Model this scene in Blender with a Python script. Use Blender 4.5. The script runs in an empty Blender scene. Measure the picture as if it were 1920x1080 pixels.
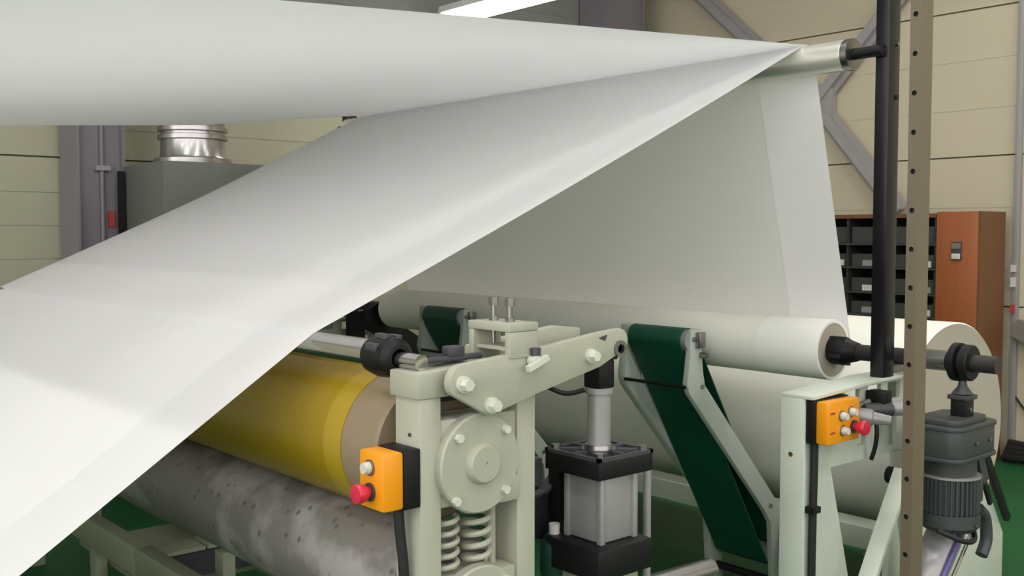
import bpy, bmesh, math, random
from mathutils import Vector, Matrix
random.seed(4)
PI = math.pi
sc = bpy.context.scene
COL = sc.collection

# ------------------------------------------------------------------ camera
cam_d = bpy.data.cameras.new('camera')
cam = bpy.data.objects.new('camera', cam_d)
COL.objects.link(cam)
cam.location = (0, 0, 1.65)
cam.rotation_euler = (math.radians(90) - math.atan(100 / 1930), 0, math.radians(49.3 - 90))
cam_d.sensor_width = 36
cam_d.lens = 36 * 1930 / 1920
cam_d.clip_start = 0.05
cam_d.clip_end = 60
sc.camera = cam
# ------------------------------------------------------------------ world, exposure
w = bpy.data.worlds.new('world')
sc.world = w
w.use_nodes = True
w.node_tree.nodes['Background'].inputs[0].default_value = (1.0, 0.96, 0.95, 1)
w.node_tree.nodes['Background'].inputs[1].default_value = 2.2
sc.view_settings.view_transform = 'Standard'
sc.view_settings.look = 'None'
sc.view_settings.gamma = 1
sc.view_settings.use_curve_mapping = False
sc.view_settings.exposure = 0.27
LAMP = 46.0          # emission of the ceiling strip lights

# ------------------------------------------------------------------ materials
def lin(c):
    return tuple((v / 255 / 12.92) if v / 255 <= 0.04045 else ((v / 255 + 0.055) / 1.055) ** 2.4 for v in c) + (1,)

def mat(name, rgb, rough=0.5, metal=0.0, var=0.08, scale=8.0, bump=0.0, bscale=60.0, coat=0.0, spec=0.5, stretch=(1, 1, 1)):
    m = bpy.data.materials.new(name)
    m.use_nodes = True
    nt = m.node_tree
    b = nt.nodes['Principled BSDF']
    b.inputs['Roughness'].default_value = rough
    b.inputs['Metallic'].default_value = metal
    b.inputs['Specular IOR Level'].default_value = spec
    b.inputs['Coat Weight'].default_value = coat
    tc = nt.nodes.new('ShaderNodeTexCoord')
    mp = nt.nodes.new('ShaderNodeMapping')
    mp.inputs['Scale'].default_value = stretch
    nt.links.new(tc.outputs['Object'], mp.inputs[0])
    n = nt.nodes.new('ShaderNodeTexNoise')
    n.inputs['Scale'].default_value = scale
    n.inputs['Detail'].default_value = 5
    nt.links.new(mp.outputs[0], n.inputs['Vector'])
    r = nt.nodes.new('ShaderNodeValToRGB')
    c = lin(rgb)
    r.color_ramp.elements[0].position = 0.3
    r.color_ramp.elements[1].position = 0.7
    r.color_ramp.elements[0].color = tuple(v * (1 - var) for v in c[:3]) + (1,)
    r.color_ramp.elements[1].color = tuple(min(1, v * (1 + var)) for v in c[:3]) + (1,)
    nt.links.new(n.outputs['Fac'], r.inputs[0])
    nt.links.new(r.outputs[0], b.inputs['Base Color'])
    if bump:
        n2 = nt.nodes.new('ShaderNodeTexNoise')
        n2.inputs['Scale'].default_value = bscale
        nt.links.new(mp.outputs[0], n2.inputs['Vector'])
        bp = nt.nodes.new('ShaderNodeBump')
        bp.inputs['Strength'].default_value = bump
        bp.inputs['Distance'].default_value = 0.01
        nt.links.new(n2.outputs['Fac'], bp.inputs['Height'])
        nt.links.new(bp.outputs[0], b.inputs['Normal'])
    return m

def web_mat(name, rgb, trans):
    m = bpy.data.materials.new(name)
    m.use_nodes = True
    nt = m.node_tree
    nt.nodes.remove(nt.nodes['Principled BSDF'])
    out = nt.nodes['Material Output']
    d = nt.nodes.new('ShaderNodeBsdfDiffuse')
    t = nt.nodes.new('ShaderNodeBsdfTranslucent')
    mx = nt.nodes.new('ShaderNodeMixShader')
    mx.inputs[0].default_value = trans
    tc = nt.nodes.new('ShaderNodeTexCoord')
    n = nt.nodes.new('ShaderNodeTexNoise')
    n.inputs['Scale'].default_value = 14
    n.inputs['Detail'].default_value = 8
    r = nt.nodes.new('ShaderNodeValToRGB')
    c = lin(rgb)
    r.color_ramp.elements[0].color = tuple(v * 0.985 for v in c[:3]) + (1,)
    r.color_ramp.elements[1].color = c
    nt.links.new(tc.outputs['Object'], n.inputs['Vector'])
    nt.links.new(n.outputs['Fac'], r.inputs[0])
    nt.links.new(r.outputs[0], d.inputs[0])
    nt.links.new(r.outputs[0], t.inputs[0])
    nt.links.new(d.outputs[0], mx.inputs[1])
    nt.links.new(t.outputs[0], mx.inputs[2])
    nt.links.new(mx.outputs[0], out.inputs[0])
    return m

def emit(name, rgb, s):
    m = bpy.data.materials.new(name)
    m.use_nodes = True
    nt = m.node_tree
    nt.nodes.remove(nt.nodes['Principled BSDF'])
    e = nt.nodes.new('ShaderNodeEmission')
    e.inputs[0].default_value = rgb + (1,)
    e.inputs[1].default_value = s
    nt.links.new(e.outputs[0], nt.nodes['Material Output'].inputs[0])
    return m

M = dict(
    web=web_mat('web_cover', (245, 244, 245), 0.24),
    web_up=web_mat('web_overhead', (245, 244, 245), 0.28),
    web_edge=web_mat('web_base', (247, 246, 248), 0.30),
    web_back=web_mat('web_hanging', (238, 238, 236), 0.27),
    wound=mat('wound_fabric', (243, 242, 232), 0.85, var=0.012, scale=6, spec=0.2),
    wound_edge=mat('wound_fabric_edge', (248, 247, 242), 0.85, var=0.01, spec=0.2),
    roll_end=mat('roll_end', (176, 168, 154), 0.9, var=0.03, scale=3, spec=0.1),
    ivory=mat('ivory_paint', (168, 168, 152), 0.42, var=0.025, scale=5, bump=0.02, bscale=30),
    ivory_g=mat('greenish_white_paint', (196, 203, 190), 0.42, var=0.05, scale=7),
    palegreen=mat('pale_green_paint', (150, 158, 132), 0.5, var=0.05, scale=6),
    chrome=mat('chrome', (205, 200, 198), 0.16, 1.0, var=0.03, scale=4),
    satin=mat('satin_roller', (226, 224, 214), 0.3, 0.55, var=0.02, scale=4),
    steel=mat('steel', (150, 148, 146), 0.32, 1.0, var=0.08, scale=10),
    bolt=mat('bolt_paint', (205, 206, 192), 0.4, var=0.02),
    black=mat('black_metal', (20, 19, 21), 0.5, var=0.15, scale=12, spec=0.3),
    blackgloss=mat('black_gloss_post', (24, 22, 27), 0.28, var=0.15, scale=4, spec=0.35),
    darkgrey=mat('dark_grey_metal', (62, 61, 66), 0.45, var=0.1),
    rubber=mat('black_rubber', (20, 20, 21), 0.6, var=0.1),
    stone=None,
    yellow=mat('yellow_film', (148, 122, 14), 0.38, var=0.07, scale=2.2, spec=0.4),
    yellow_b=mat('yellow_film_edge', (166, 139, 30), 0.38, var=0.05, scale=3),
    tan=mat('tan_roller_cover', (138, 121, 96), 0.45, var=0.06, scale=4),
    orange=mat('orange_plastic', (236, 150, 10), 0.38, var=0.02),
    red=mat('red_button', (205, 38, 66), 0.32, var=0.03),
    whitep=mat('white_plastic', (205, 203, 198), 0.4, var=0.03),
    belt=mat('green_belt', (10, 74, 56), 0.5, var=0.06, scale=5, bump=0.03, bscale=200),
    armgrey=mat('arm_grey_paint', (176, 184, 174), 0.45, var=0.05, scale=6),
    alu=mat('anodised_aluminium', (160, 158, 158), 0.42, 0.35, var=0.05, scale=6),
    olive=mat('perforated_post_paint', (108, 97, 80), 0.42, var=0.06, scale=4, stretch=(1, 1, .2)),
    motor=mat('motor_grey', (60, 64, 64), 0.5, var=0.06),
    shaft=mat('dark_shaft', (50, 44, 44), 0.42, var=0.1, spec=0.4),
    navy=mat('dark_navy', (24, 28, 38), 0.5, var=0.1),
    valve=mat('dark_green_plastic', (18, 60, 50), 0.35, var=0.1),
    wall_r=mat('cream_panel', (192, 182, 158), 0.6, var=0.02, scale=1.2),
    wall_l=mat('olive_cream_panel', (170, 167, 144), 0.6, var=0.025, scale=1.2),
    joint=mat('panel_joint', (104, 98, 78), 0.7),
    purple=mat('grey_purple_steel', (122, 117, 123), 0.5, var=0.04, scale=3),
    brace=mat('grey_brace_steel', (150, 146, 146), 0.5, var=0.04),
    deck=mat('grey_deck', (128, 130, 124), 0.6, var=0.04),
    ceil=mat('ceiling_white', (190, 190, 184), 0.8, var=0.02),
    hood=mat('grey_green_hood', (98, 100, 94), 0.5, var=0.05, scale=3),
    duct=mat('galvanised_duct', (176, 172, 172), 0.26, 0.9, var=0.08, scale=5),
    floor=None,
    wood=mat('orange_wood', (152, 84, 44), 0.45, var=0.08, scale=3, stretch=(6, 6, .5)),
    wood_d=mat('brown_wood_side', (112, 72, 42), 0.5, var=0.08, scale=3, stretch=(6, 6, .5)),
    drawer=mat('dark_drawer', (58, 60, 56), 0.5, var=0.1),
    shelfin=mat('shelf_inside', (40, 42, 38), 0.6, var=0.1),
    lamp=emit('lamp_tube', (1.0, 0.99, 0.955), LAMP),
    lamp_wall=emit('lamp_tube_dimmer', (1.0, 0.99, 0.955), 11.0),
    lamp_h=mat('lamp_housing', (220, 220, 216), 0.5, var=0.02),
    sticker=mat('red_sticker', (170, 60, 56), 0.6),
    cable=mat('grey_cable', (120, 116, 106), 0.6),
    violet=mat('violet_hose', (96, 80, 140), 0.35, var=0.05),
    brass=mat('brass', (170, 140, 70), 0.35, 0.9),
)

def make_stone():
    m = mat('grey_mottled_rubber', (124, 119, 114), 0.5, var=0.07, scale=7, bump=0.05, bscale=40)
    nt = m.node_tree
    b = nt.nodes['Principled BSDF']
    src = b.inputs['Base Color'].links[0].from_socket
    tc = nt.nodes.new('ShaderNodeTexCoord')
    # paler worn patches
    n = nt.nodes.new('ShaderNodeTexNoise'); n.inputs['Scale'].default_value = 3.6; n.inputs['Detail'].default_value = 7
    nt.links.new(tc.outputs['Object'], n.inputs['Vector'])
    r = nt.nodes.new('ShaderNodeValToRGB')
    r.color_ramp.elements[0].position = 0.49; r.color_ramp.elements[1].position = 0.56
    nt.links.new(n.outputs['Fac'], r.inputs[0])
    mx = nt.nodes.new('ShaderNodeMixRGB'); mx.blend_type = 'MIX'
    nt.links.new(r.outputs[0], mx.inputs[0])
    nt.links.new(src, mx.inputs[1]); mx.inputs[2].default_value = lin((160, 155, 152))
    # small dark scuffs
    v = nt.nodes.new('ShaderNodeTexVoronoi'); v.inputs['Scale'].default_value = 21
    nt.links.new(tc.outputs['Object'], v.inputs['Vector'])
    r2 = nt.nodes.new('ShaderNodeValToRGB')
    r2.color_ramp.elements[0].position = 0.10; r2.color_ramp.elements[0].color = (.8, .8, .8, 1)
    r2.color_ramp.elements[1].position = 0.22; r2.color_ramp.elements[1].color = (0, 0, 0, 1)
    nt.links.new(v.outputs['Distance'], r2.inputs[0])
    mx2 = nt.nodes.new('ShaderNodeMixRGB')
    nt.links.new(r2.outputs[0], mx2.inputs[0]); nt.links.new(mx.outputs[0], mx2.inputs[1])
    mx2.inputs[2].default_value = lin((84, 80, 78))
    nt.links.new(mx2.outputs[0], b.inputs['Base Color'])
    return m
M['stone'] = make_stone()
M['floor'] = mat('green_epoxy_floor', (24, 92, 50), 0.5, var=0.12, scale=1.5, spec=0.35)

# ------------------------------------------------------------------ mesh helpers
class MB:
    def __init__(s):
        s.bm = bmesh.new()
    def face(s, vs):
        try:
            s.bm.faces.new(vs)
        except ValueError:
            pass
    def box(s, x0, x1, y0, y1, z0, z1, rot=None, piv=None):
        P = [(x0, y0, z0), (x1, y0, z0), (x1, y1, z0), (x0, y1, z0), (x0, y0, z1), (x1, y0, z1), (x1, y1, z1), (x0, y1, z1)]
        if rot is not None:
            pv = Vector(piv)
            P = [pv + rot @ (Vector(p) - pv) for p in P]
        v = [s.bm.verts.new(p) for p in P]
        for f in ((0, 3, 2, 1), (4, 5, 6, 7), (0, 1, 5, 4), (1, 2, 6, 5), (2, 3, 7, 6), (3, 0, 4, 7)):
            s.face([v[i] for i in f])
        return s
    def bar(s, p0, p1, wa, wb, up=(0, 0, 1)):
        p0, p1 = Vector(p0), Vector(p1)
        d = (p1 - p0).normalized()
        a = d.cross(Vector(up)).normalized()
        b = a.cross(d)
        v = []
        for p in (p0, p1):
            for sa, sb in ((-1, -1), (1, -1), (1, 1), (-1, 1)):
                v.append(s.bm.verts.new(p + a * sa * wa / 2 + b * sb * wb / 2))
        for f in ((0, 1, 2, 3), (7, 6, 5, 4), (0, 4, 5, 1), (1, 5, 6, 2), (2, 6, 7, 3), (3, 7, 4, 0)):
            s.face([v[i] for i in f])
        return s
    def prism(s, poly, y0, y1):            # polygon in (x, z) pushed along y
        n = len(poly)
        a = [s.bm.verts.new((x, y0, z)) for x, z in poly]
        b = [s.bm.verts.new((x, y1, z)) for x, z in poly]
        s.face(a[::-1]); s.face(b)
        for i in range(n):
            s.face([a[i], a[(i + 1) % n], b[(i + 1) % n], b[i]])
        return s
    def lathe(s, p0, d, prof, n=40, a0=0.0, a1=2 * PI, close=True):
        p0 = Vector(p0); d = Vector(d).normalized()
        h = Vector((0, 0, 1)) if abs(d.z) < .9 else Vector((1, 0, 0))
        u = d.cross(h).normalized(); q = d.cross(u)
        full = abs(a1 - a0 - 2 * PI) < 1e-6
        cnt = n if full else n + 1
        rings = []
        for t, r in prof:
            if r < 1e-6:
                rings.append([s.bm.verts.new(p0 + d * t)])
            else:
                rings.append([s.bm.verts.new(p0 + d * t + (u * math.cos(a0 + (a1 - a0) * i / n) + q * math.sin(a0 + (a1 - a0) * i / n)) * r) for i in range(cnt)])
        for A, B in zip(rings, rings[1:]):
            for i in range(n):
                j = (i + 1) % cnt
                if len(A) == 1 and len(B) == 1: continue
                if len(A) == 1: s.face([A[0], B[i], B[j]])
                elif len(B) == 1: s.face([A[i], B[0], A[j]])
                else: s.face([A[i], B[i], B[j], A[j]])
        return s
    def cyl(s, p0, p1, r, n=24, r2=None):
        p0, p1 = Vector(p0), Vector(p1)
        L = (p1 - p0).length
        r2 = r if r2 is None else r2
        return s.lathe(p0, p1 - p0, [(0, 0), (0, r), (L, r2), (L, 0)], n)
    def hexa(s, p, d, r, h):
        return s.cyl(p, Vector(p) + Vector(d).normalized() * h, r, 6)
    def tube(s, pts, r, n=10, sub=6):
        P = [Vector(p) for p in pts]
        if sub > 1 and len(P) > 2:
            Q = []
            for i in range(len(P) - 1):
                a = P[max(i - 1, 0)]; b = P[i]; c = P[i + 1]; d = P[min(i + 2, len(P) - 1)]
                for k in range(sub):
                    t = k / sub
                    Q.append(.5 * ((2 * b) + (c - a) * t + (2 * a - 5 * b + 4 * c - d) * t * t + (3 * b - a - 3 * c + d) * t ** 3))
            Q.append(P[-1]); P = Q
        rings = []
        up = None
        for i, p in enumerate(P):
            d = (P[min(i + 1, len(P) - 1)] - P[max(i - 1, 0)]).normalized()
            if up is None:
                up = d.orthogonal().normalized()
            up = (up - d * up.dot(d)).normalized()
            q = d.cross(up)
            rings.append([s.bm.verts.new(p + (up * math.cos(2 * PI * k / n) + q * math.sin(2 * PI * k / n)) * r) for k in range(n)])
        for A, B in zip(rings, rings[1:]):
            for k in range(n):
                s.face([A[k], A[(k + 1) % n], B[(k + 1) % n], B[k]])
        s.face(rings[0][::-1]); s.face(rings[-1])
        return s
    def plate_holes(s, poly_rect, holes, y0, y1):
        """plate in (x,z) with rectangular openings; grid cells outside the openings are kept"""
        x0, x1, z0, z1 = poly_rect
        xs = sorted({x0, x1} | {h[0] for h in holes} | {h[1] for h in holes})
        zs = sorted({z0, z1} | {h[2] for h in holes} | {h[3] for h in holes})
        keep = {}
        for i in range(len(xs) - 1):
            for j in range(len(zs) - 1):
                cx, cz = (xs[i] + xs[i + 1]) / 2, (zs[j] + zs[j + 1]) / 2
                keep[i, j] = not any(h[0] < cx < h[1] and h[2] < cz < h[3] for h in holes)
        V = {}
        def vv(i, j, y):
            k = (i, j, y)
            if k not in V: V[k] = s.bm.verts.new((xs[i], y, zs[j]))
            return V[k]
        for (i, j), k in keep.items():
            if not k: continue
            s.face([vv(i, j, y0), vv(i + 1, j, y0), vv(i + 1, j + 1, y0), vv(i, j + 1, y0)])
            s.face([vv(i, j, y1), vv(i, j + 1, y1), vv(i + 1, j + 1, y1), vv(i + 1, j, y1)])
            for di, dj, a, b in ((-1, 0, (i, j), (i, j + 1)), (1, 0, (i + 1, j + 1), (i + 1, j)), (0, -1, (i + 1, j), (i, j)), (0, 1, (i, j + 1), (i + 1, j + 1))):
                if not keep.get((i + di, j + dj), False):
                    s.face([vv(*a, y0), vv(*b, y0), vv(*b, y1), vv(*a, y1)])
        return s
    def build(s, name, m, parent=None, bevel=0.0, sharp=35, loc=None, normals=True):
        bm = s.bm
        bmesh.ops.remove_doubles(bm, verts=bm.verts, dist=1e-6)
        if normals:
            bmesh.ops.recalc_face_normals(bm, faces=bm.faces)
        if bevel:
            es = [e for e in bm.edges if len(e.link_faces) == 2 and e.calc_face_angle(0) > math.radians(40)]
            bmesh.ops.bevel(bm, geom=es, offset=bevel, segments=2, affect='EDGES', profile=0.5, clamp_overlap=True)
        bm.normal_update()
        for f in bm.faces: f.smooth = True
        for e in bm.edges:
            if len(e.link_faces) == 2 and e.calc_face_angle(0) > math.radians(sharp): e.smooth = False
        if parent is not None:
            o0 = WL[parent]
        elif loc is not None:
            o0 = Vector(loc)
        else:
            xs = [v.co for v in bm.verts]
            o0 = Vector(((min(c.x for c in xs) + max(c.x for c in xs)) / 2, (min(c.y for c in xs) + max(c.y for c in xs)) / 2, min(c.z for c in xs)))
        for v in bm.verts: v.co -= o0
        me = bpy.data.meshes.new(name)
        bm.to_mesh(me); bm.free()
        me.materials.append(m)
        o = bpy.data.objects.new(name, me)
        COL.objects.link(o)
        WL[o] = o0.copy()
        if parent is not None:
            o.parent = parent
        else:
            o.location = o0
        return o

WL = {}
def tag(o, label=None, cat=None, group=None, kind=None):
    if label: o['label'] = label
    if cat: o['category'] = cat
    if group: o['group'] = group
    if kind: o['kind'] = kind
    return o
def thing(name, loc, label, cat, group=None):
    o = bpy.data.objects.new(name, None)
    o.empty_display_size = .05
    COL.objects.link(o)
    o.location = loc
    WL[o] = Vector(loc)
    return tag(o, label, cat, group)
def dup(o, parent=None):
    c = o.copy(); COL.objects.link(c)
    WL[c] = WL[o].copy()
    if parent is not None: c.parent = parent
    for ch in list(o.children): dup(ch, c)
    return c
def structure(o): return tag(o, kind='structure')

# ================================================================== SETTING
structure(MB().box(-8, 7.9, -7, 7.2, -.1, 0).build('floor', M['floor']))
structure(MB().box(-8, 7.9, -7, 7.2, 5.5, 5.6).build('ceiling', M['ceil']))
structure(MB().box(-8, 7.9, -7.1, -7, 0, 1.6).build('wall_front_baffle', M['wall_l']))  # unseen low wall, added and cut down to control light from this side
wr = structure(MB().box(7.72, 7.9, -7, 7.2, 0, 5.5).build('wall_right', M['joint']))
wl = structure(MB().box(-8, 7.72, 7.02, 7.2, 0, 5.5).build('wall_left', M['joint']))
ZS = [0.0, 1.12, 2.235, 3.33, 4.43, 5.5]
YS = [-7, -3.2, 0.2, 3.29, 7.0]
def panel_x(y0, y1, z0, z1):             # wall panel with two faint pressed ribs, facing -x
    b = MB().box(7.70, 7.725, y0 + .004, y1 - .004, z0 + .006, z1 - .006)
    for k in (1, 2):
        zz = z0 + (z1 - z0) * k / 3
        b.box(7.697, 7.71, y0 + .004, y1 - .004, zz - .012, zz + .012)
    return b
for j in range(5):
    for i in range(4):
        panel_x(YS[i], YS[i + 1], ZS[j], ZS[j + 1]).build('panel', M['wall_r'], wr)
ZL = [0.0, 1.08, 2.15, 3.23, 4.33, 5.5]
XL = [-8, -3.2, 1.2, 7.7]
for j in range(5):
    for i in range(3):
        b = MB().box(XL[i] + .004, XL[i + 1] - .004, 6.998, 7.025, ZL[j] + .006, ZL[j + 1] - .006)
        for k in (1, 2, 3, 4):
            zz = ZL[j] + (ZL[j + 1] - ZL[j]) * k / 5
            b.box(XL[i] + .004, XL[i + 1] - .004, 6.993, 7.01, zz - .012, zz + .012)
        b.build('panel', M['wall_l' if j < 3 else 'deck'], wl)
structure(MB().box(7.655, 7.70, 3.27, 3.31, 0, 5.5).build('trim_1', M['brace'], bevel=.004))

# steel H columns
def hcol(cx, cy, label, along='x', wdt=.33, fl=.3):
    t = thing('steel_column', (cx, cy, 0), label, 'column')
    def bx(a0, a1, b0, b1):
        if along == 'x': return MB().box(cx + a0, cx + a1, cy + b0, cy + b1, 0, 5.5)
        return MB().box(cx + b0, cx + b1, cy + a0, cy + a1, 0, 5.5)
    bx(-wdt / 2, -wdt / 2 + .018, -fl / 2, fl / 2).build('flange', M['purple'], t)
    bx(wdt / 2 - .018, wdt / 2, -fl / 2, fl / 2).build('flange', M['purple'], t)
    bx(-wdt / 2 + .018, wdt / 2 - .018, -fl / 2 + .05, -fl / 2 + .07).build('web_plate', M['purple'], t)
    return t
c1 = hcol(2.285, 6.78, 'grey purple steel column standing beside the silver duct', 'x', .30, .32)
pp = MB().tube([(2.30, 6.652, 0), (2.30, 6.652, 5.4)], .014, 10, 1).build('conduit_pipe', M['purple'], c1)
MB().box(2.255, 2.345, 6.625, 6.67, 2.055, 2.085).build('pipe_clamp', M['brace'], pp)
tag(MB().box(2.335, 2.375, 6.655, 6.669, 1.70, 1.80).build('sticker', M['sticker']), 'small red sticker on the purple grey steel column', 'sticker')
hcol(7.09, 6.80, 'dark purple steel column in the far corner right of the lamp', 'x', .50, .36)

# bracing on the right wall
node = Vector((7.64, 4.945, 2.748))
def brace(p, label):
    q = Vector(p)
    d = (q - node).normalized()
    b = MB().bar(node + d * .05, q, .06, .16, up=(1, 0, 0))
    o = MB()
    t = thing('steel_brace', tuple(q), label, 'brace')
    MB().bar(node + d * .06, q, .012, .15, up=(0, 0, 1) if abs(d.z) < .9 else (1, 0, 0)).build('brace_flange', M['brace'], t)
    n = Vector((1, 0, 0)); s = d.cross(n).normalized()
    MB().bar(node + d * .06 - n * .03, q - n * .03, .07, .07, up=tuple(s)).build('brace_web', M['brace'], t)
    return t
brace((7.64, 6.50, 4.14), 'grey steel brace rising up left behind the paper towards the corner column')
brace((7.64, 3.49, 4.32), 'grey steel brace rising up right behind the black post')
brace((7.64, 4.18, 1.83), 'grey steel brace running down right towards the shelves')
brace((7.64, 6.6, 0.88), 'grey steel brace hidden behind the hanging fabric, running down left')
tag(MB().box(7.60, 7.69, 4.79, 5.10, 2.59, 2.91).build('gusset_plate', M['brace']), 'steel plate where the wall braces cross', 'plate')

# roof beam crossing the hall
tag(MB().box(4.35, 4.55, -6.9, 6.98, 4.30, 4.62).build('roof_beam', M['darkgrey']), 'dark grey steel beam under the roof, left of the lamp', 'beam')
# strip lights (hung fluorescent fittings)
def strip(x, y, z, L, label, group=None, k2=1.0):
    t = thing('strip_light', (x, y, z), label, 'lamp', group)
    MB().box(x - .09 * k2, x + .09 * k2, y - L / 2, y + L / 2, z + .03, z + .08).build('housing', M['lamp_h'], t, bevel=.004)
    MB().box(x - .075 * k2, x + .075 * k2, y - L / 2 + .02, y + L / 2 - .02, z, z + .03).build('diffuser', M['lamp' if k2 == 1.0 else 'lamp_wall'], t)
    for k in (-1, 1):
        MB().box(x - .085 * k2, x + .085 * k2, y + k * L / 2 - .02, y + k * L / 2 + .02, z - .004, z + .05).build('end_cap', M['lamp_h'], t)
    return t
strip(5.24, 6.14, 3.42, 1.34, 'bright white strip light hung at top centre', None, 1.9)
for o_ in [o for o in COL.objects if o.name.startswith('strip_light')]:
    for yy in (5.7, 6.6):
        MB().cyl((5.22, yy, 3.5), (5.22, yy, 5.5), .005, 8).build('hanger', M['darkgrey'], o_)
L0 = strip(0, 0, 4.95, 1.5, 'white strip light under the high hall ceiling, out of the picture', 'hall ceiling lights')
hx = [(x, y) for x in (-4.4, -1.2, 2.0, 5.2) for y in (-3.6, -.6, 2.4)]
for i, (x, y) in enumerate(hx):
    t = L0 if i == 0 else dup(L0)
    t.location = (x, y, 4.95)
    MB()

# ================================================================== FABRIC WEBS
YN, YF, YI = 2.15, 5.09, 2.41          # near edge, far edge, edge of the top layer
RX, RZ, RR = 3.25, 2.275, 0.055        # top guide roller
def sheet(profile, y0, y1, ny, name, m, parent=None, curl=0.0, cw=.35, off=0.0, loc=None):
    """profile: list of (x,z) along the machine; swept over y with a soft curl towards the far edge"""
    b = MB()
    rows = []
    for k, (x, z) in enumerate(profile):
        p0 = profile[max(k - 1, 0)]; p1 = profile[min(k + 1, len(profile) - 1)]
        tx, tz = p1[0] - p0[0], p1[1] - p0[1]
        l = math.hypot(tx, tz); nx, nz = -tz / l, tx / l
        if nz < 0 or (abs(nz) < 1e-3 and nx < 0): nx, nz = -nx, -nz
        row = []
        for j in range(ny + 1):
            t = j / ny
            y = y0 + (y1 - y0) * t
            dd = max(0, (y - (YF - cw)) / cw)
            fade = min(1, max(0, (3.15 - x) / .9))
            c = curl * dd ** 2 * fade
            row.append(b.bm.verts.new((x + nx * off, y, z + nz * off - c)))
        rows.append(row)
    for A, B in zip(rows, rows[1:]):
        for j in range(ny):
            b.face([A[j], A[j + 1], B[j + 1], B[j]])
    return b.build(name, m, parent, normals=False, sharp=80, loc=loc)

def lerp(a, b, n, sag=0.0):
    return [(a[0] + (b[0] - a[0]) * i / n, a[1] + (b[1] - a[1]) * i / n - sag * 4 * (i / n) * (1 - i / n)) for i in range(n + 1)]
# continuous web: floor roller -> chrome roller -> over top roller -> down to the winding roll
GX, GZ, GR = 1.245, 1.386, 0.033       # chrome guide roller
arc = [(RX + RR * math.cos(a), RZ + RR * math.sin(a)) for a in [math.radians(v) for v in (114, 100, 85, 70, 55, 40, 25, 12, 2)]]
topt = (RX + (RR + .001) * math.cos(math.radians(114)), RZ + (RR + .001) * math.sin(math.radians(114)))
ga = [(GX + (GR + .001) * math.cos(math.radians(v)), GZ + (GR + .001) * math.sin(math.radians(v))) for v in (125, 121, 117, 114)]
low = lerp((-.55, .235), ga[0], 24)
run_in = low[:-1] + ga[:-1] + lerp(ga[-1], topt, 30, .012)
hang = [(x, z) for x, z in arc] + lerp((RX + RR, RZ), (3.578, 1.235), 24, -.0)[1:]
wt = thing('fabric_web', (1.245, 3.6, 0), 'white fabric web running from lower left over the top roller down to the small roll', 'fabric')
sheet(run_in, YI - .004, YF, 40, 'rising_run', M['web'], wt, curl=.03)
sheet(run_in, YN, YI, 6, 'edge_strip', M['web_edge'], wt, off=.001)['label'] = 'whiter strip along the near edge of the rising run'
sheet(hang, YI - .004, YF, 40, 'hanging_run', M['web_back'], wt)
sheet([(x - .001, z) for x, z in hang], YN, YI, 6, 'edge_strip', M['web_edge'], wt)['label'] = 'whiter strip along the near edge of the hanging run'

upper = [(3.26, RZ + RR + .003), (3.235, RZ + RR + .0025)] + lerp((3.2, RZ + RR - .001), (.44, RZ + RR - .001 - 2.76 * .0705), 30, .0)  # unseen end cut short so light reaches the web below
ua = sheet(upper, YN, YF, 44, 'fabric_web', M['web_up'], curl=.05, cw=.5, loc=(0, 3.6, 2.1))
tag(ua, 'white fabric sheet stretched high overhead to upper left, seen from below', 'fabric')

# ================================================================== ROLLERS
# top guide roller
t = thing('guide_roller', (RX, 3.6, RZ), 'chrome guide roller at the top, held by the black post', 'roller')
MB().lathe((RX, 1.985, RZ), (0, 1, 0), [(0, 0), (0, RR - .004), (.004, RR - .001), (3.27, RR - .001), (3.274, RR - .004), (3.274, 0)], 40).build('barrel', M['satin'], t)
MB().lathe((RX, 1.96, RZ), (0, 1, 0), [(0, .02), (0, RR), (.025, RR), (.025, .02)], 32).build('end_cap', M['steel'], t)
MB().cyl((RX, 1.85, RZ), (RX, 5.35, RZ), .02, 20).build('shaft', M['black'], t)

# chrome guide roller over the yellow roller
t = thing('guide_roller', (GX, 3.6, GZ), 'chrome guide roller under the web above the yellow roller', 'roller')
MB().lathe((GX, 1.90, GZ), (0, 1, 0), [(0, 0), (0, GR), (3.185, GR), (3.185, 0)], 32).build('barrel', M['chrome'], t)
MB().lathe((GX, 1.815, GZ), (0, 1, 0), [(0, .02), (0, .03), (.012, .042), (.06, .046), (.095, .040), (.095, .02)], 32).build('collar', M['black'], t)
for a in (60, 105, 150):
    p = Vector((GX + .040 * math.cos(math.radians(a)), 1.86, GZ + .040 * math.sin(math.radians(a))))
    MB().box(p.x - .008, p.x + .008, 1.845, 1.885, p.z - .006, p.z + .012).build('collar_lug', M['darkgrey'], t, bevel=.002)
MB().cyl((GX, 1.735, GZ - .002), (GX, 1.82, GZ - .002), .017, 24).build('shaft_end', M['chrome'], t)
t = thing('clamp_rod', (1.33, 1.76, 1.37), 'thin dark rod with a small grey block on the ivory stand', 'rod')
MB().cyl((1.245, 1.745, 1.385), (1.41, 1.745, 1.387), .007, 12).build('rod', M['darkgrey'], t)
MB().box(1.318, 1.358, 1.735, 1.765, 1.39, 1.412).build('block', M['darkgrey'], t, bevel=.004)
MB().box(1.285, 1.38, 1.75, 1.79, 1.378, 1.392).build('foot_plate', M['black'], t, bevel=.002)

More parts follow.
